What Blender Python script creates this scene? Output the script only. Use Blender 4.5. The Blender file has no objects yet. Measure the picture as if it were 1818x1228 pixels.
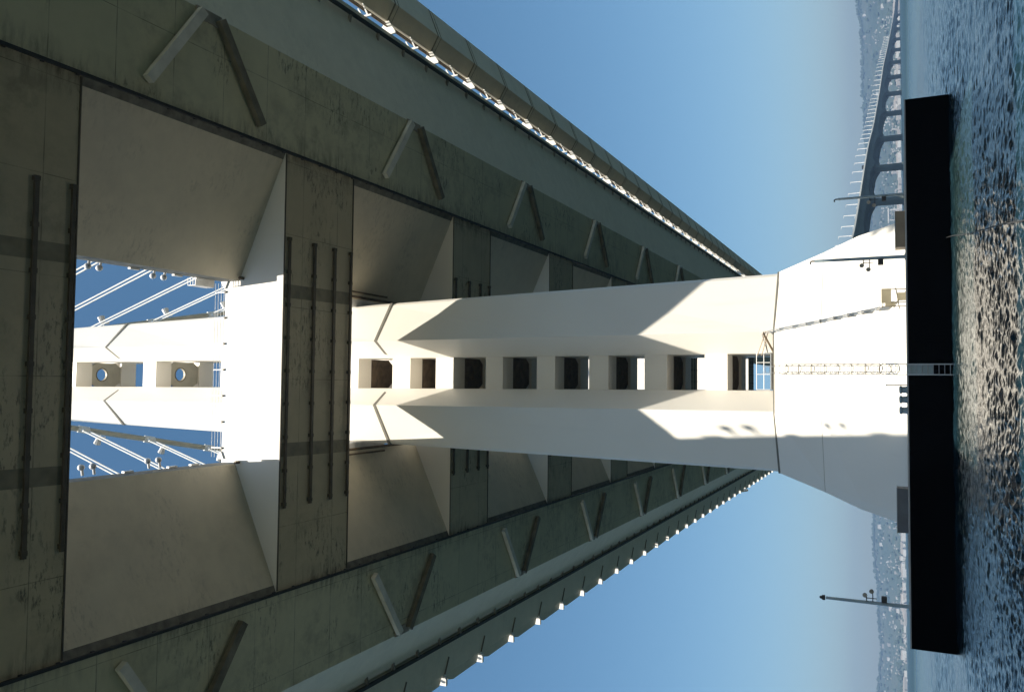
import bpy, bmesh, math, random
import numpy as np
from mathutils import Vector, Matrix
sc = bpy.context.scene
C = sc.collection
random.seed(7)
rng = np.random.default_rng(11)
# ------------------------------------------------------------------ camera
# world: +Y along the bridge (away), +X to its right, Z=0 at the eye of the photographer on the boat
WATER = -2.6
F_PX, PITCH, YAW, ROLL, CX = 1467.6, .4419, .0499, .0117, -.97
eY = Vector((math.sin(YAW), math.cos(YAW), 0)); eX = Vector((math.cos(YAW), -math.sin(YAW), 0)); eZ = Vector((0, 0, 1))
fwd = eY*math.cos(PITCH)+eZ*math.sin(PITCH); up0 = -eY*math.sin(PITCH)+eZ*math.cos(PITCH)
cam_x = -(eX*math.sin(ROLL)+up0*math.cos(ROLL)); cam_y = eX*math.cos(ROLL)-up0*math.sin(ROLL); cam_z = -fwd
cam = bpy.data.objects.new('camera', bpy.data.cameras.new('camera')); C.objects.link(cam)
M4 = Matrix((cam_x, cam_y, cam_z)).transposed().to_4x4(); M4.translation = (CX, 0, 0)
cam.matrix_world = M4
cam.data.sensor_width = 36; cam.data.lens = 36*F_PX/1818
cam.data.clip_start = .2; cam.data.clip_end = 60000
sc.camera = cam
# ------------------------------------------------------------------ light
LIGHT = Vector((.07, .53, -1)).normalized()            # travel direction of the sunlight
EL = math.asin(-LIGHT.z)
sun = bpy.data.objects.new('sun', bpy.data.lights.new('sun', 'SUN')); C.objects.link(sun)
sun.data.energy = 5.0; sun.data.angle = math.radians(.53); sun.data.color = (1, .92, .79)
sun.rotation_euler = LIGHT.to_track_quat('-Z', 'Y').to_euler()
w = bpy.data.worlds.new('World'); sc.world = w; w.use_nodes = True
nt = w.node_tree; nt.nodes.clear()
sky = nt.nodes.new('ShaderNodeTexSky'); sky.sky_type = 'NISHITA'; sky.sun_disc = False
sky.sun_elevation = EL; sky.sun_rotation = math.atan2(-LIGHT.x, -LIGHT.y)
sky.air_density = 1.0; sky.dust_density = 1.3; sky.ozone_density = 3.0; sky.altitude = 0
bgn = nt.nodes.new('ShaderNodeBackground'); bgn.inputs['Strength'].default_value = .063
out = nt.nodes.new('ShaderNodeOutputWorld')
hsv = nt.nodes.new('ShaderNodeHueSaturation'); hsv.inputs['Hue'].default_value = .486; hsv.inputs['Saturation'].default_value = 1.15
nt.links.new(sky.outputs[0], hsv.inputs['Color']); nt.links.new(hsv.outputs[0], bgn.inputs[0]); nt.links.new(bgn.outputs[0], out.inputs[0])
sc.view_settings.view_transform = 'Standard'; sc.view_settings.look = 'None'
sc.view_settings.exposure = 1.18; sc.view_settings.gamma = 1
cy = sc.cycles
cy.use_denoising = True; cy.max_bounces = 8; cy.diffuse_bounces = 5; cy.glossy_bounces = 4; cy.volume_bounces = 0
cy.sample_clamp_indirect = 4; cy.caustics_refractive = False; cy.use_adaptive_sampling = True; cy.adaptive_threshold = .02

# ------------------------------------------------------------------ materials
MATS = {}
class NB:
    """small node builder"""
    def __init__(s, name, rough=.5, metal=0, spec=.5):
        s.m = bpy.data.materials.new(name); s.m.use_nodes = True; s.t = s.m.node_tree
        s.b = s.t.nodes['Principled BSDF']; s.b.inputs['Roughness'].default_value = rough
        s.b.inputs['Metallic'].default_value = metal; s.b.inputs['Specular IOR Level'].default_value = spec
        MATS[name] = s.m
    def n(s, kind, **kw):
        x = s.t.nodes.new('ShaderNode'+kind)
        for k, v in kw.items(): setattr(x, k, v)
        return x
    def l(s, a, b): s.t.links.new(a, b)
    def pos(s):
        return s.n('NewGeometry').outputs['Position']
    def mapped(s, src, scale):
        mp = s.n('Mapping'); mp.inputs['Scale'].default_value = scale; s.l(src, mp.inputs['Vector']); return mp.outputs[0]
    def noise(s, scale, detail=4, rough=.55, vec=None, dist=0):
        x = s.n('TexNoise'); x.inputs['Scale'].default_value = scale; x.inputs['Detail'].default_value = detail
        x.inputs['Roughness'].default_value = rough; x.inputs['Distortion'].default_value = dist
        s.l(vec if vec is not None else s.pos(), x.inputs['Vector']); return x.outputs['Fac']
    def math(s, op, a, b=None, clamp=False):
        x = s.n('Math', operation=op); x.use_clamp = clamp
        for i, v in enumerate((a, b)):
            if v is None: continue
            if isinstance(v, (int, float)): x.inputs[i].default_value = v
            else: s.l(v, x.inputs[i])
        return x.outputs[0]
    def ramp(s, fac, lo, hi, a=0., b=1.):
        x = s.n('MapRange'); x.clamp = True
        s.l(fac, x.inputs['Value'])
        for i, v in zip(('From Min', 'From Max', 'To Min', 'To Max'), (lo, hi, a, b)): x.inputs[i].default_value = v
        return x.outputs[0]
    def mix(s, fac, a, b):
        x = s.n('Mix', data_type='RGBA')
        if isinstance(fac, (int, float)): x.inputs[0].default_value = fac
        else: s.l(fac, x.inputs[0])
        for i, v in ((6, a), (7, b)):
            if isinstance(v, tuple): x.inputs[i].default_value = (*v[:3], 1)
            else: s.l(v, x.inputs[i])
        return x.outputs[2]
    def color(s, c): 
        if isinstance(c, tuple): s.b.inputs['Base Color'].default_value = (*c[:3], 1)
        else: s.l(c, s.b.inputs['Base Color'])
    def bump(s, h, dist=.05, strength=.5):
        x = s.n('Bump'); x.inputs['Distance'].default_value = dist; x.inputs['Strength'].default_value = strength
        s.l(h, x.inputs['Height']); s.l(x.outputs[0], s.b.inputs['Normal'])

def simple(name, col, rough=.5, metal=0, var=.25, scale=.8):
    b = NB(name, rough, metal)
    k = b.ramp(b.noise(scale, 5), .3, .7, 1-var, 1+var*.3)
    mx = b.n('Mix', data_type='RGBA', blend_type='MULTIPLY'); mx.inputs[0].default_value = 1
    mx.inputs[6].default_value = (*col, 1); cc = b.n('CombineColor')
    for i in range(3): b.l(k, cc.inputs[i])
    b.l(cc.outputs[0], mx.inputs[7]); b.color(mx.outputs[2]); return b.m

# tower steel paint: warm white with faint panel tone
b = NB('tower_paint', .42)
n1 = b.ramp(b.noise(.12, 3), .35, .65, 0, 1)
c = b.mix(n1, (.86, .83, .76), (.84, .80, .73))
st = b.ramp(b.noise(1, 5, .6, b.mapped(b.pos(), (.9, .9, .06))), .62, .8, 0, .16)
c = b.mix(st, c, (.5, .45, .38))
b.color(c); b.bump(b.noise(.35, 2), .02, .25)
# deck underside paint
def deck_paint(name, base, base2, grime_amt=1.0, seams=True):
    b = NB(name, .5)
    p = b.pos(); sx = b.n('SeparateXYZ'); b.l(p, sx.inputs[0]); X, Y, Z = sx.outputs
    big = b.ramp(b.noise(.07, 3), .35, .65)
    c = b.mix(big, base, base2)
    mott = b.ramp(b.noise(.6, 6, .65), .35, .75, 0, .35)
    c = b.mix(mott, c, tuple(v*.72 for v in base2))
    aX = b.math('ABSOLUTE', X)
    so = b.math('MULTIPLY', b.ramp(b.noise(.09, 3, .6), .48, .62), b.ramp(b.noise(.55, 6, .7), .44, .64), True)
    c = b.mix(b.math('MULTIPLY', so, .38*grime_amt), c, (.12, .11, .075))
    # streaks bleeding inboard from the joint between girder and crossbeam
    d = b.math('ABSOLUTE', b.math('SUBTRACT', aX, 19.2))
    fr = b.noise(1.3, 6, .7, b.mapped(p, (.35, 1.6, .5)))
    near = b.math('MULTIPLY', b.ramp(d, 0, 2.2, 1, 0), b.ramp(b.noise(.22, 2), .38, .55))
    m1 = b.math('MULTIPLY', near, b.ramp(fr, .42, .66), True)
    c = b.mix(b.math('MULTIPLY', m1, .8*grime_amt), c, (.07, .065, .045))
    # patches of mould
    mo = b.math('MULTIPLY', b.ramp(b.noise(.16, 2), .50, .62), b.ramp(b.noise(2.2, 7, .75, b.mapped(p, (.5, 1.5, 1))), .52, .62), True)
    c = b.mix(b.math('MULTIPLY', mo, .75*grime_amt), c, (.06, .06, .045))
    if seams:
        # welded plate seams, thin dark lines every 5 m along and every 3.2 m across
        fy = b.math('ABSOLUTE', b.math('SUBTRACT', b.math('FRACT', b.math('DIVIDE', b.math('ADD', Y, 3.5), 5.0)), .5))
        ly = b.ramp(fy, .0, .010, 1, 0)
        fx = b.math('ABSOLUTE', b.math('SUBTRACT', b.math('FRACT', b.math('DIVIDE', b.math('ADD', X, 100), 6.4)), .5))
        lx = b.ramp(fx, .0, .006, 1, 0)
        ln = b.math('MAXIMUM', ly, lx)
        brk = b.ramp(b.noise(.5, 3), .4, .6, .3, 1)
        c = b.mix(b.math('MULTIPLY', ln, brk), c, (.09, .085, .06))
    b.color(c); b.bump(b.noise(.5, 3), .03, .3)
    return b.m
deck_paint('deck_underside', (.66, .63, .43), (.58, .56, .38))
deck_paint('crossbeam_underside', (.58, .50, .33), (.47, .41, .28), 1.1)
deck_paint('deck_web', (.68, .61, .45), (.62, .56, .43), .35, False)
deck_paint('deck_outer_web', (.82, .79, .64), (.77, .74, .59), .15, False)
simple('fascia_dark', (.17, .165, .13), .6, 0, .5, 1.2)  # dark fascia; on the lower web strip this colour stands for shade
simple('white_steel', (.80, .79, .76), .4)
simple('brace_steel', (.36, .33, .27), .5, 0, .4)
simple('brace_lit', (.74, .72, .64), .5, 0, .2)
simple('brace_dark', (.21, .19, .14), .6, 0, .5)
simple('rail_black', (.035, .035, .035), .5, 0, .5)
simple('pipe_rusty', (.13, .09, .05), .6, 0, .6, 2)
simple('galvanised', (.38, .40, .42), .45, .3)
simple('mast_steel', (.30, .38, .42), .45, .2)
simple('seam_shadow', (.20, .19, .16), .7)
simple('cable_white', (.78, .78, .76), .45, 0, .1)
simple('cable_beige', (.50, .47, .38), .55, 0, .15)
simple('fender_black', (.003, .003, .003), 1, 0, .4, 2); MATS['fender_black'].node_tree.nodes['Principled BSDF'].inputs['Specular IOR Level'].default_value = .05
simple('plate_dark', (.27, .24, .16), .6, 0, .4)
simple('rail_brown', (.10, .085, .06), .6, 0, .5)
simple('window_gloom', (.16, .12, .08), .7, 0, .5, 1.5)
simple('pier_concrete', (.36, .35, .32), .8)
simple('box_tan', (.36, .27, .18), .6)
simple('box_grey', (.13, .14, .15), .6)
simple('skyway_concrete', (.11, .13, .105), .8, 0, .25, .08)
simple('skyway_parapet', (.82, .80, .70), .7)
simple('asphalt', (.06, .06, .06), .9)
simple('lamp_white', (.7, .7, .7), .4)
simple('truck_dark', (.03, .03, .035), .5)
simple('rope_dark', (.03, .03, .03), .8)
simple('foam', (.7, .72, .7), .8)
simple('house_wall', (.32, .31, .29), .8, 0, .3, .01)
simple('house_white', (.48, .48, .46), .8, 0, .1, .01)
simple('house_roof', (.20, .18, .16), .8)
simple('glass_dark', (.03, .04, .05), .1)
# hills
b = NB('hill_ground', .9)
k = b.ramp(b.noise(.004, 6, .6), .4, .62)
c = b.mix(k, (.025, .045, .03), (.055, .065, .045))
c = b.mix(b.ramp(b.noise(.03, 5, .7), .5, .62), c, (.03, .05, .03))
b.color(c)
simple('tree_green', (.04, .065, .035), .9, 0, .5, .02)
# water
b = NB('bay_water', .08, 0, .3)
b.b.inputs['IOR'].default_value = 1.333
p = b.pos()
calm = b.ramp(b.noise(1, 3, .5, b.mapped(p, (.004, .02, .01))), .45, .6)
c = b.mix(calm, (.006, .019, .028), (.015, .027, .022))
b.color(c)
vl = b.n('VectorMath', operation='LENGTH'); b.l(p, vl.inputs[0]); b.l(b.ramp(vl.outputs['Value'], 60, 450, .05, .38), b.b.inputs['Roughness'])
h1 = b.noise(2.4, 5, .66, b.mapped(p, (1.1, .55, 1)), .3)
h2 = b.noise(6.0, 4, .6, b.mapped(p, (1.1, .5, 1)), .3)
hh = b.math('ADD', h1, b.math('MULTIPLY', h2, .22))
bp = b.n('Bump'); bp.inputs['Distance'].default_value = .05; bp.inputs['Strength'].default_value = 1.0
b.l(hh, bp.inputs['Height']); b.l(bp.outputs[0], b.b.inputs['Normal'])

# ------------------------------------------------------------------ mesh helpers
class MB:
    def __init__(s): s.v = []; s.f = []; s.mi = []
    def add(s, vs, fs, mi=0):
        o = len(s.v); s.v += [tuple(v) for v in vs]; s.f += [tuple(i+o for i in f) for f in fs]; s.mi += [mi]*len(fs); return s
    def box(s, x0, x1, y0, y1, z0, z1, mi=0):
        if x0 > x1: x0, x1 = x1, x0
        vs = [(x, y, z) for x in (x0, x1) for y in (y0, y1) for z in (z0, z1)]
        return s.add(vs, [(0, 1, 3, 2), (4, 6, 7, 5), (0, 4, 5, 1), (2, 3, 7, 6), (0, 2, 6, 4), (1, 5, 7, 3)], mi)
    def prism(s, pts, y0, y1, mi=None, closed=True):
        """pts in XZ extruded along Y; mi gives material per side"""
        n = len(pts)
        vs = [(x, y0, z) for x, z in pts]+[(x, y1, z) for x, z in pts]
        for i in range(n):
            if not closed and i == n-1: break
            j = (i+1) % n
            s.add([vs[i], vs[j], vs[n+j], vs[n+i]], [(0, 1, 2, 3)], (mi[i] if mi else 0))
        s.add(vs[:n], [tuple(range(n))[::-1]]); s.add(vs[n:], [tuple(range(n))])
        return s
    def loft(s, rings, cap=True, mi=0, mis=None):
        n = len(rings[0])
        for a, c in zip(rings[:-1], rings[1:]):
            for i in range(n):
                j = (i+1) % n
                s.add([a[i], a[j], c[j], c[i]], [(0, 1, 2, 3)], mis[i] if mis else mi)
        if cap:
            s.add(rings[0], [tuple(range(n))[::-1]], mi); s.add(rings[-1], [tuple(range(n))], mi)
        return s
    def bar(s, p, q, wd, ht, upv=(0, 0, 1), mi=0):
        p, q = Vector(p), Vector(q); d = (q-p).normalized(); u = Vector(upv); r = d.cross(u)
        if r.length < 1e-4: r = d.cross(Vector((1, 0, 0)))
        r.normalize(); u = r.cross(d).normalized()
        cs = [(-1, -1), (1, -1), (1, 1), (-1, 1)]
        return s.loft([[e+r*a*wd/2+u*c*ht/2 for a, c in cs] for e in (p, q)], mi=mi)
    def tube(s, pts, r, n=8, mi=0, r2=None):
        pts = [Vector(p) for p in pts]; rings = []
        for i, p in enumerate(pts):
            d = (pts[min(i+1, len(pts)-1)]-pts[max(i-1, 0)]).normalized()
            u = Vector((0, 0, 1)) if abs(d.z) < .9 else Vector((1, 0, 0))
            a = d.cross(u).normalized(); c = d.cross(a)
            rr = r if r2 is None else r+(r2-r)*i/(len(pts)-1)
            rings.append([p+(a*math.cos(t)+c*math.sin(t))*rr for t in [2*math.pi*k/n for k in range(n)]])
        return s.loft(rings, mi=mi)
    def ball(s, ctr, r, n=10, m=6, mi=0, sz=1.):
        rings = [[(ctr[0]+r*math.sin(a)*math.cos(t), ctr[1]+r*math.sin(a)*math.sin(t), ctr[2]-r*math.cos(a)*sz) for t in [2*math.pi*k/n for k in range(n)]] for a in [math.pi*(i+.3)/(m-.4) for i in range(m)]]
        return s.loft(rings, mi=mi)
    def torus(s, ctr, R, r, ax='z', n=20, m=6, mi=0):
        rings = []
        for k in range(n+1):
            t = 2*math.pi*k/n; d = Vector((math.cos(t), math.sin(t), 0)); ring = []
            for j in range(m):
                a = 2*math.pi*j/m; v = d*(R+r*math.cos(a))+Vector((0, 0, r*math.sin(a)))
                if ax == 'y': v = Vector((v.x, v.z, v.y))
                ring.append(Vector(ctr)+v)
            rings.append(ring)
        return s.loft(rings, cap=False, mi=mi)
    def build(s, name, mats, parent=None, loc=None, smooth=False):
        me = bpy.data.meshes.new(name)
        vs = s.v
        base = Vector(loc) if loc is not None else (Vector(parent.matrix_world.translation) if parent and parent.get('_w') is None else Vector((0, 0, 0)))
        if parent is not None: base = world_of(parent)
        if loc is None and parent is None: base = Vector((0, 0, 0))
        me.from_pydata([tuple(Vector(v)-base) for v in vs], [], s.f)
        if isinstance(mats, str): mats = [mats]
        for m in mats: me.materials.append(MATS[m])
        me.polygons.foreach_set('material_index', s.mi)
        bm = bmesh.new(); bm.from_mesh(me); bmesh.ops.remove_doubles(bm, verts=bm.verts, dist=1e-4)
        bmesh.ops.recalc_face_normals(bm, faces=bm.faces); bm.to_mesh(me); bm.free()
        if smooth: me.polygons.foreach_set('use_smooth', [True]*len(me.polygons))
        me.update()
        o = bpy.data.objects.new(name, me); C.objects.link(o)
        if parent is not None: o.parent = parent
        elif loc is not None: o.location = loc
        return o
def world_of(o):
    v = Vector((0, 0, 0))
    while o is not None: v += o.location; o = o.parent
    return v
def tag(o, label=None, cat=None, group=None, kind=None):
    if label: o['label'] = label
    if cat: o['category'] = cat
    if group: o['group'] = group
    if kind: o['kind'] = kind
    return o
def thing(name, loc, label, cat, group=None):
    o = bpy.data.objects.new(name, None); C.objects.link(o); o.location = loc; o.empty_display_size = .5
    return tag(o, label, cat, group)
def dup(root, loc, label=None):
    r = root.copy(); C.objects.link(r); r.location = loc
    if label: r['label'] = label
    for ch in list(root.children):
        c = ch.copy(); C.objects.link(c); c.parent = r
        for g in ch.children:
            d = g.copy(); C.objects.link(d); d.parent = c
    return r

# ------------------------------------------------------------------ water
def wave(x, y, r):
    h = np.zeros_like(x); rs = np.random.default_rng(3)
    cell = np.where(r < 120, .0019*r, .006*r)
    gust = .8+.35*np.sin(x*.11+y*.05+1)*np.sin(y*.083-x*.03)+.2*np.sin(x*.31-y*.17)
    for L, sl in ((6, .014), (3.6, .018), (2.3, .024), (1.5, .035), (1.0, .06), (.68, .095), (.47, .13), (.33, .14), (.24, .12)):
        part = np.zeros_like(x)
        for q in range(6):
            th = math.pi/2-.25+rs.normal(0, .75); LL = L*rs.uniform(.82, 1.22); k = 2*math.pi/LL; ph = rs.uniform(0, 6.28)
            part += np.sin(k*(x*math.cos(th)+y*math.sin(th))+ph+.5*np.sin(.5*k*(x*math.sin(th)-y*math.cos(th))*.37+q))
        fade = np.clip((L/cell-3)/3, 0, 1)
        h += part*fade*(sl*L/(2*math.pi)/math.sqrt(3))*(gust if L < 2 else 1)
    return h
az = np.concatenate([np.linspace(-180, -34, 40)[:-1], np.linspace(-34, 40, 1150), np.linspace(40, 180, 38)[1:]])
rad = np.concatenate([np.linspace(.5, 14, 16)[:-1], 14*np.exp(np.linspace(0, math.log(120/14), 1250)), np.exp(np.linspace(math.log(121), math.log(400), 220)), np.exp(np.linspace(math.log(430), math.log(8100), 40))])
A, R_ = np.meshgrid(np.radians(az), rad)
Xw, Yw = CX+R_*np.sin(A), R_*np.cos(A)
Hw = wave(Xw, Yw, R_)*np.clip((R_-4)/8, 0, 1)+WATER
na, nr = len(az), len(rad)
verts = np.stack([Xw, Yw, Hw], -1).reshape(-1, 3)
I = np.arange(nr-1)[:, None]*na+np.arange(na-1)[None, :]
quads = np.stack([I, I+1, I+na+1, I+na], -1).reshape(-1, 4)
ctr = len(verts); verts = np.vstack([verts, [[CX, 0, WATER]]])
me = bpy.data.meshes.new('water')
me.vertices.add(len(verts)); me.vertices.foreach_set('co', verts.ravel())
tris = np.stack([np.arange(na-1)+1, np.arange(na-1), np.full(na-1, ctr)], -1)
nl = quads.size+tris.size
me.loops.add(nl); me.loops.foreach_set('vertex_index', np.concatenate([quads[:, ::-1].ravel(), tris.ravel()]))
me.polygons.add(len(quads)+len(tris))
st_ = np.concatenate([np.arange(len(quads))*4, quads.size+np.arange(len(tris))*3])
me.polygons.foreach_set('loop_start', st_)
me.polygons.foreach_set('use_smooth', np.ones(len(st_), bool))
me.materials.append(MATS['bay_water']); me.update(); me.validate()
wo = bpy.data.objects.new('water', me); C.objects.link(wo); tag(wo, kind='structure')

# ------------------------------------------------------------------ far shore and hills
RIDGE = [(-60, 1.5), (-40, 1.6), (-28, 1.75), (-18.35, 1.52), (-17.46, 1.46), (-15.86, 1.365), (-13.6, 1.51), (-12.28, 1.51), (-11.3, 1.726), (-7.71, 1.75), (0, 1.8), (8, 1.75), (13.7, 1.85), (17.16, 2.06), (20.48, 2.05), (22.42, 2.04), (22.93, 2.24), (23.74, 2.32), (30, 2.2), (60, 1.6)]
ra = np.array([a for a, e in RIDGE]); re_ = np.array([e for a, e in RIDGE])
SH, RG = 4600., 7600.
def vnoise(x, seed, octs=5):
    rs = np.random.default_rng(seed); y = 0*x
    for o in range(octs):
        fr = 1.6*2**o
        for q in range(3): y = y+np.sin(x*fr*rs.uniform(.7, 1.4)+rs.uniform(0, 6.28))*.5**o/3
    return y
def hill_z(azd, r):
    e = np.interp(azd, ra, re_)+.05*vnoise(azd*1.2, 5)
    zr = np.tan(np.radians(e))*RG
    t = np.clip((r-SH)/(RG-SH), 0, 1)
    prof = .04*np.clip(t*12, 0, 1)+.96*np.clip((t-.12)/.88, 0, 1)**1.35
    fold = 1+.22*vnoise(azd*.9+r*.004, 8, 4)*np.sin(t*math.pi)
    over = np.clip((r-RG)/2500, 0, 1)
    return WATER-1.5+(zr-WATER+1.5)*prof*fold*(1-.4*over)
haz = np.linspace(-52, 52, 640); hr = np.concatenate([np.linspace(SH-30, RG, 110), np.linspace(RG+80, RG+500, 5)])
A, R_ = np.meshgrid(haz, hr)
Z_ = hill_z(A, R_)+rng.normal(0, 2.6, A.shape)*np.clip((R_-SH)/1200, 0, 1)
Z_[0] = WATER-6
V = np.stack([R_*np.sin(np.radians(A)), R_*np.cos(np.radians(A)), Z_], -1).reshape(-1, 3)
na = len(haz); I = (np.arange(len(hr)-1)[:, None]*na+np.arange(na-1)[None, :]); Q = np.stack([I, I+1, I+na+1, I+na], -1).reshape(-1, 4)
me = bpy.data.meshes.new('hills'); me.from_pydata(V.tolist(), [], Q[:, ::-1].tolist()); me.materials.append(MATS['hill_ground']); me.update()
ho = bpy.data.objects.new('hills', me); C.objects.link(ho); tag(ho, kind='structure')
def polar(a, r): return r*math.sin(math.radians(a)), r*math.cos(math.radians(a))
# the mass of tree crowns along the far ridge and slopes
mb = MB()
for i in range(2600):
    a = rng.uniform(-22, 26); r = RG-abs(rng.normal(0, 60)) if i % 2 else rng.uniform(SH+300, RG)
    if -6 < a < 8: continue
    x, y = polar(a, r); z = float(hill_z(np.array(a), np.array(r))); s_ = rng.uniform(6, 15)
    mb.ball((x, y, z+s_*.5), s_, 5, 3, sz=rng.uniform(.7, 1.3))
tag(mb.build('hillside_woods', 'tree_green'), 'dark tree cover scattered over the far hills behind the bay', 'woods', kind='stuff')
def house(mb, x, y, z, wd, dp, ht, rot, mi=0, roof=True):
    c, s_ = math.cos(rot), math.sin(rot)
    def P(u, v, h): return (x+u*c-v*s_, y+u*s_+v*c, z+h)
    q = [P(-wd/2, -dp/2, -6), P(wd/2, -dp/2, -6), P(wd/2, dp/2, -6), P(-wd/2, dp/2, -6)]
    t = [P(-wd/2, -dp/2, ht), P(wd/2, -dp/2, ht), P(wd/2, dp/2, ht), P(-wd/2, dp/2, ht)]
    mb.loft([q, t], mi=mi)
    if roof:
        r1, r2 = P(-wd*.45, 0, ht*1.35), P(wd*.45, 0, ht*1.35)
        mb.add(t+[r1, r2], [(0, 1, 5, 4), (2, 3, 4, 5), (1, 2, 5), (3, 0, 4)], 2)
mb = MB()
for i in range(4200):
    a = rng.uniform(-22, 26)
    if -6 < a < 8: continue
    t = rng.beta(1.1, 1.9); r = SH+40+t*(RG-SH-120)
    cl = math.sin(a*2.3+r*.0013)+math.sin(a*5.1-r*.002)
    if cl < .1 and rng.random() < .9: continue
    x, y = polar(a, r); z = float(hill_z(np.array(a), np.array(r)))
    house(mb, x, y, z, rng.uniform(5, 13), rng.uniform(6, 10), rng.uniform(3, 7), rng.uniform(-.5, .5), int(rng.random() < .45))
tag(mb.build('hillside_town', ['house_wall', 'house_white', 'house_roof']), 'hazy speckle of small pale houses over the far hillsides', 'town', kind='stuff')
n_b = 0
for i in range(400):
    a = rng.uniform(-20, 25)
    if -7 < a < 9: continue
    if n_b >= 150: break
    near = rng.random() < .72
    r = SH+rng.uniform(20, 260) if near else rng.uniform(SH+300, RG-300)
    x, y = polar(a, r); z = float(hill_z(np.array(a), np.array(r)))
    m_ = MB(); wd, dp, ht = rng.uniform(22, 75) if near else rng.uniform(16, 34), rng.uniform(14, 26), rng.uniform(8, 19)
    house(m_, x, y, z, wd, dp, ht, rng.uniform(-.4, .4), 0, True)
    o = m_.build('waterfront_building' if near else 'hillside_house', [['house_wall', 'house_white'][i % 2], 'house_white', 'house_roof'], loc=(x, y, z))
    o.name = o.name
    if near: tag(o, 'pale low building on the far shoreline below the hills', 'building', 'pale buildings along the far shoreline')
    else: tag(o, 'larger pale house high on the far hazy hillside', 'house', 'larger houses on the far hillsides')
    n_b += 1
# frame-like gantry building seen between the viaduct piers
gx, gy = polar(10.75, SH-120)
g = thing('port_gantry', (gx, gy, WATER), 'pale square gantry frame on the far shore under the viaduct', 'gantry')
m_ = MB()
for sx in (-26, 26): m_.box(gx+sx-2, gx+sx+2, gy-2, gy+2, WATER-3, WATER+58)
m_.build('leg', 'house_white', g)
m_ = MB(); m_.box(gx-34, gx+34, gy-4, gy+4, WATER+58, WATER+64); m_.build('girder', 'house_white', g)
m_ = MB()
for k in range(1, 5): m_.box(gx-24, gx+24, gy-1, gy+1, WATER+k*11, WATER+k*11+2.2)
m_.build('cross_bars', 'house_wall', g)
m_ = MB(); m_.box(gx-27, gx+27, gy-6, gy-3, WATER-3, WATER+14); m_.build('machine_house', 'house_wall', g)

# wooded island rising behind the boat, sunlit, its light falls on the shaded tower and decks
b = NB('island_slope', .9)
b.color(b.mix(b.ramp(b.noise(.06, 5, .6), .4, .6), (.36, .29, .16), (.10, .13, .05)))
gx_ = np.linspace(-700, 700, 60); gy_ = np.linspace(-105, -900, 30)
GX, GY = np.meshgrid(gx_, gy_)
GZ = WATER-3+112*np.clip((-GY-105)/170, 0, 1)**.7*np.exp(-(GX/420)**2)*(1+.12*np.sin(GX*.021+GY*.013))
Q = (np.arange(29)[:, None]*60+np.arange(59)[None, :]); Q = np.stack([Q, Q+60, Q+61, Q+1], -1).reshape(-1, 4)
me = bpy.data.meshes.new('island'); me.from_pydata(np.stack([GX, GY, GZ], -1).reshape(-1, 3).tolist(), [], Q.tolist()); me.materials.append(MATS['island_slope']); me.update()
io = bpy.data.objects.new('island', me); C.objects.link(io); tag(io, kind='structure')

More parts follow.
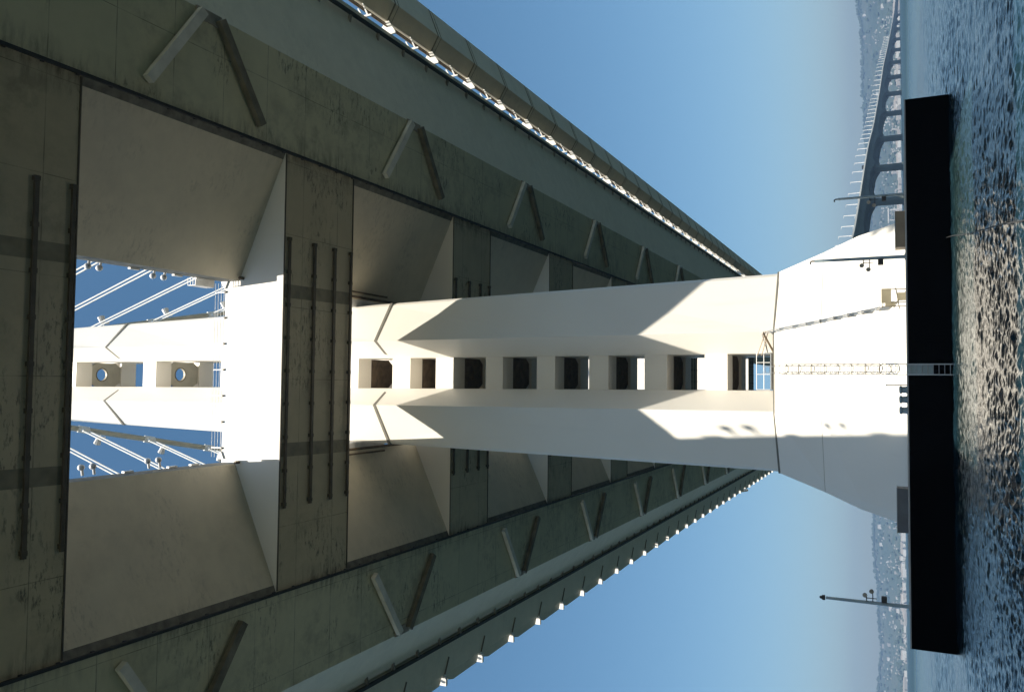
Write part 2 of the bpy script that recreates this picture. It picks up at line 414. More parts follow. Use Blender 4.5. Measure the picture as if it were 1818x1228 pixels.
# ------------------------------------------------------------------ decks
H = 49.0
Y0, Y1 = -75, 388
def make_deck(side, label):
    s = side
    d = thing('bridge_deck', (s*23, 0, H), label, 'bridge deck')
    def P(*pts): return [(s*x, z) for x, z in pts]
    # main closed box
    lx = 38.0 if s > 0 else 33.1; ie = 8.0 if s > 0 else 8.36
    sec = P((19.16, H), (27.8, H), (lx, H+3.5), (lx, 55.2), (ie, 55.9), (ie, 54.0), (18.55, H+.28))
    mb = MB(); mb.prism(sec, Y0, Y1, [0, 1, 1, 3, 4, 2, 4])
    # material order: flange, outer web, inner web, top, dark fascia (lower strip is painted shade)
    mb.build('box_girder', ['deck_underside', 'deck_outer_web', 'deck_web', 'asphalt', 'fascia_dark'], d)
    # guide rail along the inner joint
    mb = MB(); mb.box(s*19.05, s*19.27, Y0, Y1, H-.34, H-.12)
    for k in range(int((Y1-Y0)/2.5)):
        y = Y0+1+k*2.5
        if y > 150: break
        mb.box(s*19.0, s*19.32, y, y+.22, H-.14, H+.02)
    mb.build('inner_guide_rail', 'rail_black', d)
    # outer guide rail with hangers
    rx = 37.55 if s > 0 else 33.3
    rz = 52.0
    mb = MB(); mb.box(s*(rx-.17), s*(rx+.17), Y0, Y1, rz-.3, rz+.02)
    mb.build('outer_guide_rail', 'rail_black', d)
    hb = MB()
    y = 3.1
    hb.bar((s*(rx-.9), y, rz+.12), (s*(rx+.1), y, rz-.08), .26, .3)
    ho_ = hb.build('rail_hanger', 'brace_steel', d)
    for k in range(1, 62):
        c = ho_.copy(); C.objects.link(c); c.parent = d; c.location = (0, k*5.1, 0)
    # cantilever / fairing
    if s < 0:
        mb = MB(); mb.prism(P((33.5, 52.35), (37.6, 52.65), (38.0, 53.0), (38.0, 55.4), (33.1, 55.6)), Y0, Y1, [0, 0, 0, 1, 0]); mb.build('edge_strip', ['deck_outer_web', 'deck_outer_web'], d)
        k0 = -3; n = 30
        yk = [92.0+9.9*(k-9) for k in range(0, 39)]
        pm = MB(); y = yk[0]
        pts = [(-37.7, y+.5), (-37.7, y+9.6), (-38.75, y+9.0), (-38.95, y+2.6), (-38.6, y+1.3)]
        pm.loft([[(px, py, 52.72) for px, py in pts], [(px, py, 52.9) for px, py in pts]])
        po = pm.build('fairing_panel', 'deck_outer_web', d)
        am = MB()
        am.box(-38.9, -37.75, y-.18, y+.22, 52.2, 53.3); am.box(-38.75, -38.2, y-.35, y+.42, 53.3, 53.9); am.tube([(-38.5, y, 52.3), (-38.5, y, 54.6)], .16, 8)
        ao = am.build('cable_anchor', 'white_steel', d)
        bmb = MB(); bmb.bar((-35.6, y+.9, 52.42), (-37.6, y+.15, 52.55), .16, .12)
        bo = bmb.build('shadow_bar', 'brace_dark', d)  # dark bar put in for the thin shadow beside each anchor
        for k in range(1, len(yk)):
            for o_ in (po, ao, bo):
                c = o_.copy(); C.objects.link(c); c.parent = d; c.location = (0, yk[k]-yk[0], 0)
    else:
        mb = MB(); mb.prism(P((37.85, 52.5), (38.75, 52.55), (38.75, 53.0), (38.1, 53.6), (38.1, 52.6)), Y0, Y1); mb.build('edge_strip', 'deck_outer_web', d)
        # bicycle path hung outside the deck
        ps = P((40.35, 53.1), (42.2, 52.05), (45.9, 53.55), (46.05, 53.9), (46.05, 54.1), (40.35, 53.9))
        mb = MB(); mb.prism(ps, Y0, Y1, [0, 1, 1, 1, 1, 0]); pth = mb.build('cycle_path', ['deck_web', 'deck_outer_web'], d)
        rb = MB(); yk0 = 68.2-9.65*7
        rr_ = [(40.37, 53.06), (42.2, 52.0), (45.9, 53.5), (45.9, 53.52), (42.2, 52.06), (40.37, 53.1)]
        rb.loft([[(px, yk0-.1, pz) for px, pz in rr_], [(px, yk0+.12, pz) for px, pz in rr_]])
        ro = rb.build('path_rib', 'plate_dark', d)
        rb2 = MB(); rb2.loft([[(px, yk0+.7, pz) for px, pz in rr_], [(px, yk0+.76, pz) for px, pz in rr_]]); ro2 = rb2.build('path_rib', 'plate_dark', d)
        wb = MB(); tri = [(38.78, 52.0), (39.0, 52.0), (40.45, 52.95), (40.45, 53.3), (38.78, 54.6)]
        wb.loft([[(px, yk0, pz) for px, pz in tri], [(px, yk0+.18, pz) for px, pz in tri]]); wo_ = wb.build('path_bracket', 'white_steel', d)
        lb = MB()
        y = yk0+4.83
        lb.bar((38.8, y, 52.3), (40.4, y, 53.1), .12, .16); lb.bar((38.8, y, 53.0), (39.9, y, 53.7), .1, .12); lb.bar((38.9, y, 51.9), (38.9, y, 54.6), .14, .2)
        lo_ = lb.build('lattice_bracket', 'white_steel', d)
        for k in range(1, 40):
            for o_ in (ro, ro2, wo_, lo_):
                c = o_.copy(); C.objects.link(c); c.parent = d; c.location = (0, 9.65*k, 0)
        pb = MB(); pb.tube([(39.75, Y0, 53.15), (39.75, Y1, 53.15)], .11, 6); pb.tube([(40.1, Y0, 53.3), (40.1, Y1, 53.3)], .09, 6); pb.build('service_pipe', 'pipe_rusty', d)
    # V braces under the flange
    for k in range(0, 10):
        ap = 47.2+30*k if s > 0 else 46.4+30*k
        vb = thing('v_brace', (0, 0, 0), None, None); vb.parent = d; vb.name = 'v_brace'
        vb.location = (0, 0, 0)
        for q in (-1, 1):
            m_ = MB(); m_.bar((s*27.5, ap+q*.9, H-.42), (s*20.5, ap+q*5.8, H-.40), .72, .5)
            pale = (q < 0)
            m_.build('brace_arm', 'brace_lit' if pale else 'brace_dark', vb)  # sunward and shaded arm told apart by colour, light painted in
        m_ = MB(); m_.box(s*27.0, s*27.9, ap-1.3, ap+1.3, H-.15, H+.05); m_.build('brace_plate', 'brace_steel', vb)
    # inner edge rail fence
    mb = MB(); xs = s*8.6
    for z in (56.3, 56.7, 57.1): mb.tube([(xs, Y0, z), (xs, Y1, z)], .035, 5)
    for k in range(0, 60):
        y = 20+k*2.4
        mb.box(xs-.05, xs+.05, y, y+.1, 55.8, 57.15)
    mb.build('edge_railing', 'white_steel', d)
    # white scupper plates along the inner edge
    for k, y in enumerate((46.2, 50.6, 53.0, 40.4)):
        m_ = MB(); m_.box(s*(ie-.16), s*(ie-.02), y, y+.9, 55.6, 55.9); m_.build('edge_plate', 'white_steel', d)
    # tower access walkway hung on the inner edge
    wk = MB()
    x0 = (ie-.05)*s; xi = (ie-.8)*s
    y0w, y1w = (66.5, 80)
    if True:
        wk.box(xi, x0, y0w, y1w, 54.0, 54.15)
        for z in (54.6, 55.1, 55.6): wk.tube([(xi, y0w, z), (xi, y1w, z)], .06, 6)
        n_ = 7
        for i in range(n_+1):
            yy = y0w+(y1w-y0w)*i/n_
            wk.box(xi-.05, xi+.05, yy-.05, yy+.05, 54.1, 55.6)
            if i < n_: wk.bar((xi, yy, 54.1), (xi, yy+(y1w-y0w)/n_, 55.6), .1, .1)
        wk.build('access_walkway', 'white_steel', d)
        pm = MB(); pm.tube([(8.2*s, 56, 53.55), (8.2*s, 83, 53.55)], .14, 8); pm.tube([(8.7*s, 60, 53.3), (8.7*s, 79, 53.3)], .1, 8)
        pm.build('service_pipe', 'pipe_rusty', d)
    return d
make_deck(-1, 'left hand bridge deck with scalloped fairing panels along its outer edge')
make_deck(1, 'right hand bridge deck carrying the hung cycle path on white brackets')

# crossbeams
def make_crossbeam():
    t = thing('crossbeam', (0, 0, H), 'x', 'crossbeam', 'steel crossbeams joining the two decks')
    mb = MB(); yA, yB = 0, 9.98
    mb.add([(-19.14, yA, H), (19.14, yA, H), (19.14, yB, H), (-19.14, yB, H)], [(0, 1, 2, 3)], 1)
    mb.add([(-19.14, yA, 55.62), (19.14, yA, 55.62), (19.14, yB, 55.62), (-19.14, yB, 55.62)], [(0, 3, 2, 1)], 0)
    for y in (yA, yB): mb.add([(-19.14, y, H), (19.14, y, H), (19.14, y, 55.62), (-19.14, y, 55.62)], [(0, 1, 2, 3)], 0)
    mb.build('beam_box', ['tower_paint', 'crossbeam_underside'], t)
    for i, y in enumerate((.55, 4.0, 6.95, 9.5)):
        r_ = .15 if i in (1, 2) else .12
        m_ = MB(); m_.box(-12, 11.5, y-r_, y+r_, H-.30, H-.12); o = m_.build('underside_rail', 'rail_brown', t)
        for k in range(9):
            if k == 0:
                c_ = MB(); c_.box(-11.8, -11.5, y-r_-.04, y+r_+.04, H-.33, H+.02); c0 = c_.build('rail_clamp', 'rail_brown', o)
            else:
                c1 = c0.copy(); C.objects.link(c1); c1.parent = o; c1.location = c0.location+Vector((k*2.9, 0, 0))
    for y in (.07, 9.91):
        m_ = MB(); m_.box(-19.0, 19.0, y-.06, y+.06, H-.07, H+.01); m_.build('edge_lip', 'rail_brown', t)
    for sx in (-1, 1):
        m_ = MB(); m_.add([(sx*6.35, .08, H-.02), (sx*7.55, .08, H-.02), (sx*7.75, 9.9, H-.02), (sx*6.55, 9.9, H-.02)]+[(sx*6.35, .08, H+.03), (sx*7.55, .08, H+.03), (sx*7.75, 9.9, H+.03), (sx*6.55, 9.9, H+.03)], [(0, 1, 2, 3), (4, 7, 6, 5), (0, 4, 5, 1), (1, 5, 6, 2), (2, 6, 7, 3), (3, 7, 4, 0)])
        m_.build('dark_band', 'plate_dark', t)  # darker band across the underside, laid on as a thin plate
    # lugs and handrail wires along the top of the near edge
    for k in range(-3, 4):
        m_ = MB(); m_.box(k*2.35-.1, k*2.35+.1, -.12, .1, 55.5, 55.66); m_.build('edge_lug', 'rail_brown', t)
    m_ = MB()
    for z in (55.95, 56.3, 56.65, 57.0): m_.tube([(-7.9, .15, z), (7.9, .15, z)], .022, 5)
    for k in range(-3, 4): m_.box(k*2.35-.04, k*2.35+.04, .11, .19, 55.6, 57.0)
    m_.build('handrail', 'white_steel', t)
    for sx in (-1, 1):
        m_ = MB()
        p_ = [(sx*8.0, 55.3), (sx*8.0, 56.1), (sx*7.6, 55.9), (sx*7.35, 55.62)]
        m_.loft([[(a, -.12, c) for a, c in p_], [(a, .05, c) for a, c in p_]])
        m_.build('corner_gusset', 'white_steel', t)
    return t
cb = make_crossbeam()
names = {-1: 'crossbeam directly over the boat, out of sight above', 0: 'crossbeam just behind the nearest visible one, out of frame overhead', 1: 'nearest crossbeam, dark underside filling the frame edge overhead', 2: 'crossbeam just in front of the tower with sunlit white face', 3: 'crossbeam directly behind the tower with mould stained underside'}
for k in range(-1, 11):
    y = 6.5+30*k-10
    if k == -1: o = cb; o.location = (0, y, H)
    else: o = dup(cb, (0, y, H))
    o['label'] = names.get(k, '%s crossbeam beyond the tower, counting away from it' % {4: 'second', 5: 'third', 6: 'fourth', 7: 'fifth', 8: 'sixth', 9: 'seventh', 10: 'eighth'}.get(k, 'far'))

# ------------------------------------------------------------------ tower
YC = 78.6
def tx(z): return .22-.0065*(z-10)
def xo(z): return 8.5-.0262*(z-10)
tw = thing('bridge_tower', (0, YC, -.2), 'white steel bridge tower of four slender shafts rising between the decks', 'tower')
def shaft(sx, sy):
    rings = []
    for z in (9.75, 30, 49.3, 49.31, 75, 90, 120, 155):
        c = tx(z); X = xo(z)
        def q(x, dy): return (sx*x+c, YC+sy*dy, z)
        k = min(1, max(0, (z-10)/145))
        rings.append([q(1.6, -(-4.8)*1 if False else 4.8), q(3.3, 7.4), q(X-.25, 4.62), q(X, 4.3), q(X-.05, 3.9), q(X-.3, 1.0), q(1.6, 1.0)])
    m_ = MB(); m_.loft(rings); return m_
for sx in (1, -1):
    for sy in (-1, 1):
        s_ = shaft(sx, sy).build('shaft', 'tower_paint', tw)
        for z in (49.4, 89.6):
            c = tx(z); X = xo(z)
            ring = [(sx*1.62+c, YC+sy*4.82), (sx*3.3+c, YC+sy*7.44), (sx*(X+.03)+c, YC+sy*4.5), (sx*(X-.2)+c, YC+sy*1.1), (sx*1.62+c, YC+sy*1.1)]
            m_ = MB(); m_.loft([[(x, y, zz) for x, y in ring] for zz in (z-.16, z+.16)]); m_.build('splice_band', 'seam_shadow', s_)
# shear links (front, rear, sides)
LINKS = [(14.0, 16.0), (19.4, 21.5), (25.0, 26.9), (30.4, 32.3), (36.0, 37.9), (41.6, 43.7), (46.8, 49.0), (53.4, 56), (71, 73.2), (83.9, 86.1), (98.5, 100.7), (112, 114), (126, 128), (140, 142)]
for z0, z1 in LINKS:
    c = tx(z0)
    z0 -= .0; 
    for sy in (-1, 1):
        m_ = MB(); ya, yb = YC+sy*4.7, YC+sy*2.3
        m_.box(c-1.62, c+1.62, min(ya, yb), max(ya, yb), z0, z1); m_.build('shear_link', 'tower_paint', tw)
    for sx in (-1, 1):
        m_ = MB(); X = xo(z0)-1.0
        xa, xb = sx*X+c, sx*(X-2.2)+c
        m_.box(min(xa, xb), max(xa, xb), YC-1.05, YC+1.05, z0, z1); m_.build('shear_link', 'tower_paint', tw)
# diaphragm plates closing the shaft cluster at every link, round manholes above the deck
for z, _ in LINKS:
    z += .25
    m_ = MB(); c = tx(z); out_, inn = [], []
    hole = z > 70
    for k in range(16):
        t = 2*math.pi*(k+.5)/16; inn.append((c+.8*math.cos(t), YC-.6+.8*math.sin(t)))
        u = max(abs(math.cos(t)), abs(math.sin(t))); out_.append((c+1.58*math.cos(t)/u, YC+2.25*math.sin(t)/u))
    for k in range(16):
        j = (k+1) % 16
        for zz in (z, z+.3):
            m_.add([(*inn[k], zz), (*inn[j], zz), (*out_[j], zz), (*out_[k], zz)], [(0, 1, 2, 3)])
        m_.add([(*inn[k], z), (*inn[j], z), (*inn[j], z+.3), (*inn[k], z+.3)], [(0, 1, 2, 3)])
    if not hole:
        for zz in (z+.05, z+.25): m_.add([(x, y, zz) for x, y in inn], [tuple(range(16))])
    dp_ = m_.build('diaphragm', 'cable_beige' if hole else 'window_gloom', tw)  # lower plates: shade of the recess put into their dark colour
    if hole:
        m_ = MB(); m_.torus((c, YC-.6, z-.02), .86, .07, 'z', 20, 6); m_.build('manhole_rim', 'brace_dark', dp_)
# tower head
m_ = MB(); m_.box(-5.5, 4.0, YC-6.5, YC+6.5, 155, 163); m_.build('cable_saddle', 'tower_paint', tw)
# flared base
def base_ring(z, X, yf, yc, c):
    a = 3.4
    return [(-a+c, YC-yf, z), (a+c, YC-yf, z), (X-.8+c, YC-yc-.45, z), (X+c, YC-yc, z), (X+c, YC+yc, z), (X-.8+c, YC+yc+.5, z), (a+c, YC+yf, z), (-a+c, YC+yf, z), (-X+.8+c, YC+yc+.5, z), (-X+c, YC+yc, z), (-X+c, YC-yc, z), (-X+.8+c, YC-yc-.5, z)]
m_ = MB(); m_.loft([base_ring(-.22, 12.0, 10.2, 6.6, .25), base_ring(3.2, 11.05, 9.35, 6.0, .25), base_ring(5.94, 9.95, 8.5, 5.3, .25), base_ring(9.7, 8.62, 7.48, 4.4, .22)])
bs = m_.build('tower_base', 'tower_paint', tw)
m_ = MB(); m_.loft([base_ring(9.6, 8.66, 7.50, 4.43, .22), base_ring(9.76, 8.66, 7.50, 4.43, .22)]); m_.build('base_seam', 'seam_shadow', bs)
m_ = MB(); m_.loft([base_ring(5.92, 9.965, 8.515, 5.31, .25), base_ring(5.96, 9.965, 8.515, 5.31, .25)]); m_.build('base_seam', 'cable_beige', bs)
def fy(z):   # front face of the base
    return YC-np.interp(z, [-.22, 3.2, 5.94, 9.7], [10.2, 9.35, 8.5, 7.48])
# caged ladder on the base front
ld = thing('caged_ladder', (.35, fy(1), 0), 'thin caged ladder running up the sunlit tower base', 'ladder')
m_ = MB()
for x in (.12, .62): m_.tube([(x, fy(z)-.15, z) for z in (-.2, 3.2, 5.94, 9.7, 10.6)], .024, 5)
m_.build('stile', 'galvanised', ld)
for k in range(34):
    m_ = MB(); z = .1+k*.31; m_.tube([(.12, fy(z)-.15, z), (.62, fy(z)-.15, z)], .016, 5); m_.build('rung', 'rail_brown', ld)
for k in range(9):
    z = 1.6+k*1.0; y = fy(z)-.15
    m_ = MB(); m_.tube([(.37+.4*math.sin(t), y-.38+.4*math.cos(t)*1.0, z) for t in np.linspace(.6, 5.68, 12)], .02, 5); m_.build('cage_hoop', 'rail_brown', ld)
for t in (1.6, 2.4, 3.9, 4.7):
    m_ = MB(); m_.tube([(.37+.4*math.sin(t), fy(z)-.53+.4*math.cos(t), z) for z in (1.6, 3.2, 5.94, 9.6)], .016, 5); m_.build('cage_strap', 'rail_brown', ld)
m_ = MB(); m_.torus((.37, fy(1.3)-.55, 1.25), .42, .03, 'y', 18, 5); m_.build('cage_gate', 'rail_black', ld)
# platform at the foot of the lowest opening
pf = thing('access_platform', (.3, 71, 10), 'small railed platform at the foot of the lowest tower opening', 'platform')
m_ = MB(); m_.box(-1.3, 1.8, 72.6, 73.9, 10.1, 10.18); m_.build('floor_plate', 'galvanised', pf)
m_ = MB()
for z in (10.7, 11.3): m_.tube([(-1.3, 73.5, z), (-1.3, 72.6, z), (1.8, 72.6, z), (1.8, 73.5, z)], .03, 6)
for x, y in ((-1.3, 72.6), (0, 72.6), (1.0, 72.6), (1.8, 72.6)): m_.box(x-.03, x+.03, y-.03, y+.03, 10.2, 11.3)
m_.build('handrail', 'lamp_white', pf)
# conduit run down the base
cd = thing('conduit_run', (4, 70, 5), 'slim conduits slanting down the tower base to the equipment cabinet', 'pipe')
m_ = MB()
for o_ in (0, .16):
    m_.tube([(1.7, 72.6, 10.35), (3.3+o_, 70.9, 10.6-o_), (3.55+o_, fy(9)-.12, 9.5), (4.3+o_, fy(5)-.12+.25, 5.2), (5.0+o_, fy(1.4)-.12+.55, 1.55)], .035, 6)
m_.build('conduit', 'galvanised', cd)
for k in range(8):
    m_ = MB(); t = k/7; z = 9.2-7.4*t; x = 3.6+1.3*t+.08; m_.box(x-.15, x+.15, fy(z)-.14, fy(z)+.4, z-.03, z+.03); m_.build('clip', 'galvanised', cd)
m_ = MB(); 
for o_ in (0, .35): m_.tube([(1.6, 72.4, 11.2-o_), (3.5, 70.8, 10.3-o_*.6)], .035, 6)
m_.bar((3.4, 70.8, 10.5), (1.9, 72.5, 9.9), .35, .03); m_.build('bracket', 'box_tan', cd)

# ------------------------------------------------------------------ pier
PZ = -.21
pr = thing('pier_footing', (0, 70, WATER), 'long black fendered pier footing under the tower in the water', 'pier')
m_ = MB(); m_.box(-16.1, 16.2, 55.35, 99, -4.5, PZ); m_.build('concrete_cap', 'pier_concrete', pr)
m_ = MB()
m_.box(-16.4, 16.5, 55.0, 55.34, -4.4, PZ-.06); m_.box(-16.45, -16.12, 55.34, 99, -4.4, PZ-.06); m_.box(16.22, 16.55, 55.34, 99, -4.4, PZ-.06)
fo = m_.build('fender_wall', 'fender_black', pr)
m_ = MB(); m_.box(-16.42, 16.52, 55.02, 55.3, PZ-.06, PZ+.012); m_.build('kerb_strip', 'galvanised', pr)
ldp = thing('pier_ladder', (.1, 54.8, -1), 'pale boat ladder with backing panel on the black pier wall', 'ladder')
m_ = MB(); m_.box(-.2, .38, 54.9, 54.96, -1.6, PZ+.02); m_.build('backing_panel', 'mast_steel', ldp)
m_ = MB()
for x in (-.22, .4): m_.tube([(x, 54.82, -2.6), (x, 54.82, PZ+1.0), (x, 55.5, PZ+1.1)], .035, 6)
m_.build('stile', 'lamp_white', ldp)
for k in range(8):
    m_ = MB(); m_.tube([(-.22, 54.82, -2.5+k*.3), (.4, 54.82, -2.5+k*.3)], .022, 5); m_.build('rung', 'galvanised', ldp)
for i, (x, lb) in enumerate(((-1.13, 'nearest the ladder'), (-1.72, 'in the middle of the three'), (-2.38, 'furthest from the ladder'))):
    m_ = MB(); rings = []
    for z, r in ((PZ, .24), (PZ+.1, .2), (PZ+.28, .19), (PZ+.34, .25), (PZ+.44, .22), (PZ+.47, .1)):
        rings.append([(x+r*math.cos(t), 55.6+r*math.sin(t), z) for t in [2*math.pi*k/14 for k in range(14)]])
    m_.loft(rings); tag(m_.build('bollard', 'mast_steel', loc=(x, 55.6, PZ)), 'squat grey bollard on the pier edge, '+lb, 'bollard', 'three bollards on the pier edge')
m_ = MB(); m_.tube([(-.84, 55.5, PZ), (-.86, 55.5, .92)], .035, 6); m_.ball((-.86, 55.5, .95), .05)
tag(m_.build('marker_rod', 'rail_black', loc=(-.84, 55.5, PZ)), 'thin dark rod standing on the pier beside the bollards', 'rod')
# masts with floodlights
def mast(x, y, top, sgn, label, hook=True):
    t = thing('floodlight_mast', (x, y, PZ), label, 'mast', 'floodlight masts on the pier')
    m_ = MB(); m_.tube([(x, y, PZ), (x, y, top-.25)], .13, 10, r2=.10)
    m_.box(x-.22, x+.22, y-.22, y+.22, PZ, PZ+.06); m_.build('pole', 'mast_steel', t)
    m_ = MB()
    if hook: m_.tube([(x, y, top-.3), (x, y, top-.05), (x+sgn*.08, y, top+.05), (x+sgn*.22, y, top+.02)], .06, 7)
    else: m_.box(x-.16, x+.16, y-.1, y+.1, top-.2, top); m_.ball((x, y, top+.06), .12)
    m_.build('mast_cap', 'rail_black', t)
    zc = PZ+1.75
    m_ = MB(); m_.box(x+sgn*.12, x+sgn*.5, y-.2, y+.2, zc-.35, zc); m_.build('control_box', 'rail_black', t)
    m_ = MB(); m_.tube([(x, y, zc+.55), (x+sgn*.75, y, zc+.55)], .035, 6); m_.tube([(x, y, zc+.95), (x+sgn*.5, y, zc+.95)], .035, 6); m_.tube([(x+sgn*.3, y, zc+.3), (x+sgn*.3, y, zc+1.0)], .03, 6)
    m_.build('lamp_arm', 'rail_black', t)
    for a, zz in ((.8, zc+.62), (.5, zc+1.05)):
        m_ = MB(); m_.loft([[(x+sgn*a+r*math.cos(u), y+dy, zz+r*math.sin(u)) for u in [2*math.pi*k/10 for k in range(10)]] for r, dy in ((.06, .14), (.13, .05), (.16, -.14))]); m_.build('floodlight', 'brace_steel', t)
    return t
mast(15.6, 78, 5.35, -1, 'tallest hooked floodlight mast standing against the sky right of the tower')
mast(8.1, 63.4, 6.0, -1, 'floodlight mast in front of the tower base, its top catching the sun')
mast(-15.95, 63.4, 5.4, 1, 'floodlight mast at the far left end of the black pier', False)
# equipment cabinet
ec = thing('equipment_cabinet', (5.6, 68, PZ), 'dark sign board and cabinet cluster standing at the tower foot', 'cabinet')
m_ = MB(); m_.box(5.15, 6.2, 66.0, 66.12, .75, 1.4); m_.build('board', 'plate_dark', ec)
m_ = MB()
for x in (5.2, 6.15, 4.9): m_.tube([(x, 66.2, PZ), (x, 66.2, 1.4)], .04, 6)
m_.tube([(4.7, 66.3, .2), (6.3, 66.3, .45)], .04, 6); m_.tube([(4.7, 66.3, .9), (5.3, 66.2, .3)], .04, 6); m_.tube([(4.8, 66.3, 1.35), (5.2, 66.2, 1.3)], .03, 6); m_.tube([(6.0, 66.3, PZ), (4.8, 66.3, .6)], .03, 6)
m_.build('post_frame', 'brace_dark', ec)
m_ = MB(); m_.box(4.95, 5.25, 66.1, 66.5, .5, 1.15); m_.box(5.35, 5.9, 66.2, 66.6, PZ, .35); m_.build('control_box', 'plate_dark', ec)
def base_box(x0, x1, y0, y1, z1, mat, label):
    t = thing('storage_box', ((x0+x1)/2, y0, PZ), label, 'box')
    m_ = MB(); m_.box(x0, x1, y0, y1, PZ, z1); m_.build('body', mat, t)
    m_ = MB(); m_.box(x0-.06, x1+.06, y0-.06, y1, z1, z1+.05); m_.build('lid', 'galvanised', t)
base_box(9.0, 11.6, 64.8, 66.2, .40, 'box_tan', 'tan box on the pier at the right foot of the tower')
base_box(-11.2, -8.1, 64.8, 66.2, .48, 'box_grey', 'dark grey box on the pier at the left foot of the tower')
# floating line
m_ = MB(); pts = []
for k in range(40):
    t = k/39; x = 7.9+(2.6-7.9)*t; y = 55.0+(20.5-55.0)*t; pts.append((x+.03*math.sin(t*9), y, WATER+.22+.01*math.sin(t*31)))
m_.tube(pts, .018, 5); tag(m_.build('mooring_line', 'rope_dark', loc=(5, 38, WATER)), 'thin dark line lying on the water off the pier', 'rope')

# ------------------------------------------------------------------ cables
def cab(s, Y):
    t = (Y-78.6)/385; return Vector((s*(3+46*(1-(1-t)**2))-.3*(1-t)-(1.75 if s > 0 else 0), Y, 56+109*(1-t)**2))
def cabw(s, Y):
    t = (78.6-Y)/180; return Vector((s*(3+36*(1-(1-t)**1.25)), Y, 56+109*(1-t)**1.15))
for s, nm in ((-1, 'left'), (1, 'right')):
    m_ = MB(); m_.tube([cab(s, y) for y in np.linspace(78.6, 372, 56)], .55, 10)
    mc = m_.build('main_cable', 'cable_beige', loc=cab(s, 78.6), smooth=True)
    tag(mc, 'thick beige main cable descending beyond the tower on the %s' % nm, 'cable')
    m_ = MB(); m_.tube([cabw(s, y) for y in np.linspace(78.6, -95, 30)], .55, 10)
    tag(m_.build('main_cable', 'cable_beige', loc=cabw(s, 78.6), smooth=True), 'thick main cable over the near span on the %s, out of frame' % nm, 'cable')
    for k in range(0, 12):
        y = 90.2+k*11; top = cab(s, y); bot = Vector((s*38.6, y, 54.5))
        t = thing('suspender', bot, 'pair of thin white suspender ropes hanging from the %s main cable' % nm, 'suspender', 'suspender ropes beside the tower on the '+nm)
        m_ = MB()
        for q in (-.55, .55): m_.tube([top+Vector((0, q, 0)), bot+Vector((0, q, 0))], .14, 6)
        m_.build('rope', 'cable_white', t)
        m_ = MB(); d_ = (cab(s, y+1)-cab(s, y-1)).normalized(); m_.tube([top-d_*1.0, top+d_*1.0], .72, 10); 
        m_.tube([top+Vector((0, -.8, -.7)), top+Vector((0, .8, -.7))], .34, 8); m_.build('clamp', 'cable_white', t)
        if k < 6:
            m_ = MB(); c_ = top+d_*3.5+Vector((s*1.0, 0, .9)); m_.tube([c_, c_+Vector((s*1.3, 0, .6))], .45, 8, r2=.7); m_.tube([top+d_*3.5, c_], .12, 6); m_.tube([c_, c_+Vector((s*.2, 1.4, .2))], .3, 8)
            m_.build('cable_light', 'lamp_white', t)
# ball lamps on the inner edges
def ball_lamp(s):
    t = thing('deck_lamp', (s*7.9, 0, 55.9), 'x', 'lamp', 'round white lamps along the inner deck edges')
    m_ = MB(); m_.tube([(s*8.2, 0, 55.75), (s*7.75, 0, 55.85)], .1, 8); m_.build('bracket', 'white_steel', t)
    m_ = MB(); m_.ball((s*7.6, 0, 55.95), .26, 14, 8); m_.build('globe', 'lamp_white', t, smooth=True)
    return t
for s, nm in ((1, 'right'), (-1, 'left')):
    l0 = ball_lamp(s); first = True
    for y, w_ in ((36.9, 'hidden pair end nearest the boat'), (37.8, 'hidden pair end away from the boat'), (42.65, 'nearer pair, lamp closer to the boat'), (43.65, 'nearer pair, lamp closer to the tower'), (48.7, 'farther pair, lamp closer to the boat'), (49.8, 'farther pair, lamp closer to the tower')):
        if y < 40: continue
        o = l0 if first else dup(l0, (s*7.9, y, 55.9)); first = False; o.location = (s*7.9, y, 55.9)
        o['label'] = 'round white lamp on the %s deck inner edge, %s' % (nm, w_)
# inspection basket at the corner
m0 = thing('inspection_basket', (7.5, 52, 55.5), 'white perforated basket on the right deck corner before the sunlit crossbeam', 'basket')
m_ = MB(); m_.box(7.35, 8.0, 53.2, 55.4, 55.9, 55.96); m_.build('floor', 'white_steel', m0)
m_ = MB()
for z in (56.2, 56.5, 56.8):
    m_.tube([(8.0, 53.2, z), (7.35, 53.2, z), (7.35, 55.4, z), (8.0, 55.4, z)], .035, 5)
for k in range(6): m_.box(7.33, 7.38, 53.2+k*.42, 53.25+k*.42, 55.96, 56.8)
m_.build('guard', 'white_steel', m0)

# ------------------------------------------------------------------ far viaduct
PATH = [(46, 388, 55.0), (62, 560, 53.5), (100, 760, 50.5), (150, 922, 47.3), (216, 1060, 46.9), (283, 1170, 45.0), (350, 1300, 44.2), (433, 1488, 42.0), (593, 1820, 40.0), (733, 2047, 35.5), (909, 2393, 30), (1178, 2932, 24), (1402, 3370, 19), (1600, 3699, 14.5), (2000, 4400, 8)]
pp = np.array(PATH); L = np.concatenate([[0], np.cumsum(np.hypot(np.diff(pp[:, 0]), np.diff(pp[:, 1])))])
def smooth_path(s):
    o = []
    for j in range(3):
        acc = 0
        for d_ in (-60, -30, 0, 30, 60): acc += np.interp(np.clip(s+d_, 0, L[-1]), L, pp[:, j])
        o.append(acc/5)
    return o
def at(s, off):
    x, y, z = smooth_path(s); x2, y2, _ = smooth_path(s+5); x1, y1, _ = smooth_path(s-5)
    h = Vector((x2-x1, y2-y1, 0)).normalized(); left = Vector((-h.y, h.x, 0))
    return Vector((x, y, z))+left*off, h, left
AZS = [2.9, 6.2, 9.1, 11.6, 13.65, 15.42, 16.9, 18.05, 19.0, 19.85, 20.55, 21.15, 21.7, 22.1, 22.5]
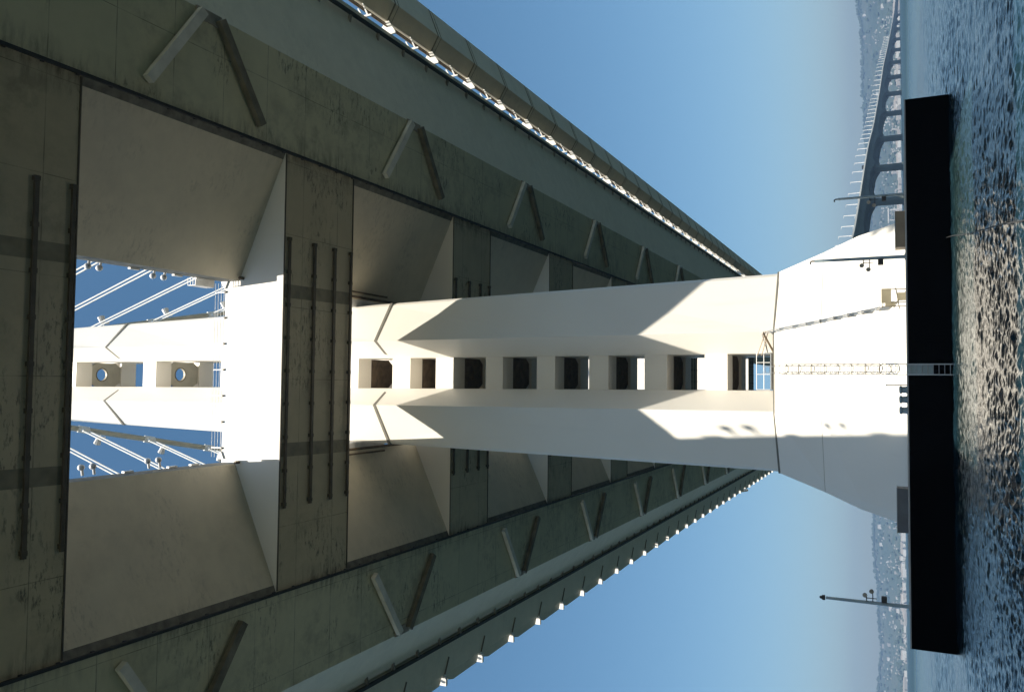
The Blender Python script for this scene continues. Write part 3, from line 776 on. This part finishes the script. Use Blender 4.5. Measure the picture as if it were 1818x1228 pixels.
def stations(off):
    o = []; prev = None; s_ = 0; k = 0
    while s_ < L[-1]-80 and k < len(AZS):
        q, _, _ = at(s_, off); a = math.degrees(math.atan2(q.x-CX, q.y))
        while k < len(AZS) and a >= AZS[k]:
            if s_ > 5 and (not o or s_-o[-1] > 60): o.append(s_)
            k += 1
        s_ += 3
    return o
def depth(s, st):
    lo = max([q for q in st if q <= s], default=None); hi = min([q for q in st if q > s], default=None)
    if lo is None or hi is None: return 8
    v = abs((s-lo)/(hi-lo)-.5)*2
    return 8.2+4.6*v**3.2
def viaduct(off0, wd, label, seed):
    t = thing('viaduct', at(0, off0)[0], label, 'viaduct')
    ss = list(np.arange(0, L[-1], 12.0)); rings = []; st = stations(off0+wd/2)
    for s_ in ss:
        p, h, lf = at(s_, off0); dz = depth(s_, st)
        zt = p.z
        r_ = []
        for o_, z in ((0, zt-1.0), (0, zt-1.9), (3.6, zt-dz*.45-1.2), (5.6, zt-dz), (wd-5.6, zt-dz), (wd-3.6, zt-dz*.45-1.2), (wd, zt-1.9), (wd, zt-1.0)):
            q = p+lf*o_; r_.append((q.x, q.y, z))
        rings.append(r_)
    m_ = MB(); m_.loft(rings); m_.build('box_girder', 'skyway_concrete', t)
    for o_ in (0.1, wd-.1):
        m_ = MB(); rr_ = []
        for s_ in ss:
            p, h, lf = at(s_, off0); q = p+lf*o_
            rr_.append([(q.x+lf.x*a, q.y+lf.y*a, p.z+z) for a, z in ((-.25, -1.4), (.25, -1.4), (.25, .25), (-.25, .25))])
        m_.loft(rr_); m_.build('parapet', 'skyway_parapet', t)
    for s_ in st:
        p, h, lf = at(s_, off0+wd/2); m_ = MB(); zt = p.z-12.5+.8
        rr_ = []
        for z, a, c in ((WATER-1, 6.0, 4.3), (WATER+1.2, 6.0, 4.3), (WATER+1.25, 4.6, 4.0), (zt-6, 4.4, 3.8), (zt-2, 5.2, 4.2), (zt+.5, 6.0, 4.6)):
            rr_.append([(p.x+lf.x*u*a+h.x*v*c, p.y+lf.y*u*a+h.y*v*c, z) for u, v in ((-1, -.6), (-.6, -1), (.6, -1), (1, -.6), (1, .6), (.6, 1), (-.6, 1), (-1, .6))])
        m_.loft(rr_); m_.build('column', 'skyway_concrete', t)
    return t
viaduct(0, 26, 'nearer of two long curving viaducts receding to the far right shore', 1)
viaduct(42, 26, 'farther parallel viaduct, mostly hidden behind the nearer one', 2)
# street lamps on the viaducts
p, h, lf = at(480, .3)
sl = thing('street_lamp', p, 'thin pale street lamp standing on the far viaduct', 'street lamp', 'street lamps on the far viaducts')
m_ = MB(); m_.tube([p, p+Vector((0, 0, 13.3))], .5, 6, r2=.32); m_.build('pole', 'white_steel', sl)
m_ = MB(); m_.tube([p+Vector((0, 0, 13.0)), p+Vector((-2.2, .6, 13.5))], .16, 5); m_.build('arm', 'white_steel', sl)
m_ = MB(); m_.box(p.x-3.4, p.x-2.0, p.y+.3, p.y+.9, p.z+13.35, p.z+13.6); m_.build('lamp_head', 'galvanised', sl)
k = 0
for off in (.3, 67.7):
    s_ = 470 if off < 1 else 488
    while s_ < 2500:
        q, _, _ = at(s_, off)
        if k == 0: sl.location = q
        else: dup(sl, q)
        k += 1; s_ += 45
# truck on the viaduct
a_ = None
for s_ in range(400, 1400, 4):
    q, hh_, lf_ = at(s_, 3.0)
    if math.degrees(math.atan2(q.x-CX, q.y)) > 13.75: break
tk = thing('lorry', q, 'small dark lorry driving on the far viaduct', 'lorry'); 
m_ = MB(); m_.bar(q+Vector((0, 0, 1.2)), q+Vector((0, 0, 1.2))+hh_*9, 2.6, 3.6); m_.build('cargo_box', 'truck_dark', tk)
m_ = MB(); m_.bar(q+Vector((0, 0, .6))-hh_*2.6, q+Vector((0, 0, .6))-hh_*.2, 2.4, 2.6); m_.build('cab', 'truck_dark', tk)
for a in (-1.6, 2, 7.5):
    m_ = MB(); m_.tube([q+hh_*a-lf_*1.3-Vector((0, 0, .6)), q+hh_*a+lf_*1.3-Vector((0, 0, .6))], .5, 10); m_.build('wheels', 'truck_dark', tk)

# ------------------------------------------------------------------ haze
b = bpy.data.materials.new('haze'); b.use_nodes = True; t_ = b.node_tree; t_.nodes.clear()
vo = t_.nodes.new('ShaderNodeVolumePrincipled'); vo.inputs['Color'].default_value = (.20, .33, .55, 1); vo.inputs['Density'].default_value = 1.35e-4; vo.inputs['Anisotropy'].default_value = .1
oo = t_.nodes.new('ShaderNodeOutputMaterial'); t_.links.new(vo.outputs[0], oo.inputs['Volume']); MATS['haze'] = b
m_ = MB(); m_.box(-8300, 8300, -8300, 8300, -9.5, 420)
hz = m_.build('haze', 'haze', loc=(0, 0, 0)); tag(hz, kind='stuff', label='pale blue haze over the bay', cat='haze')
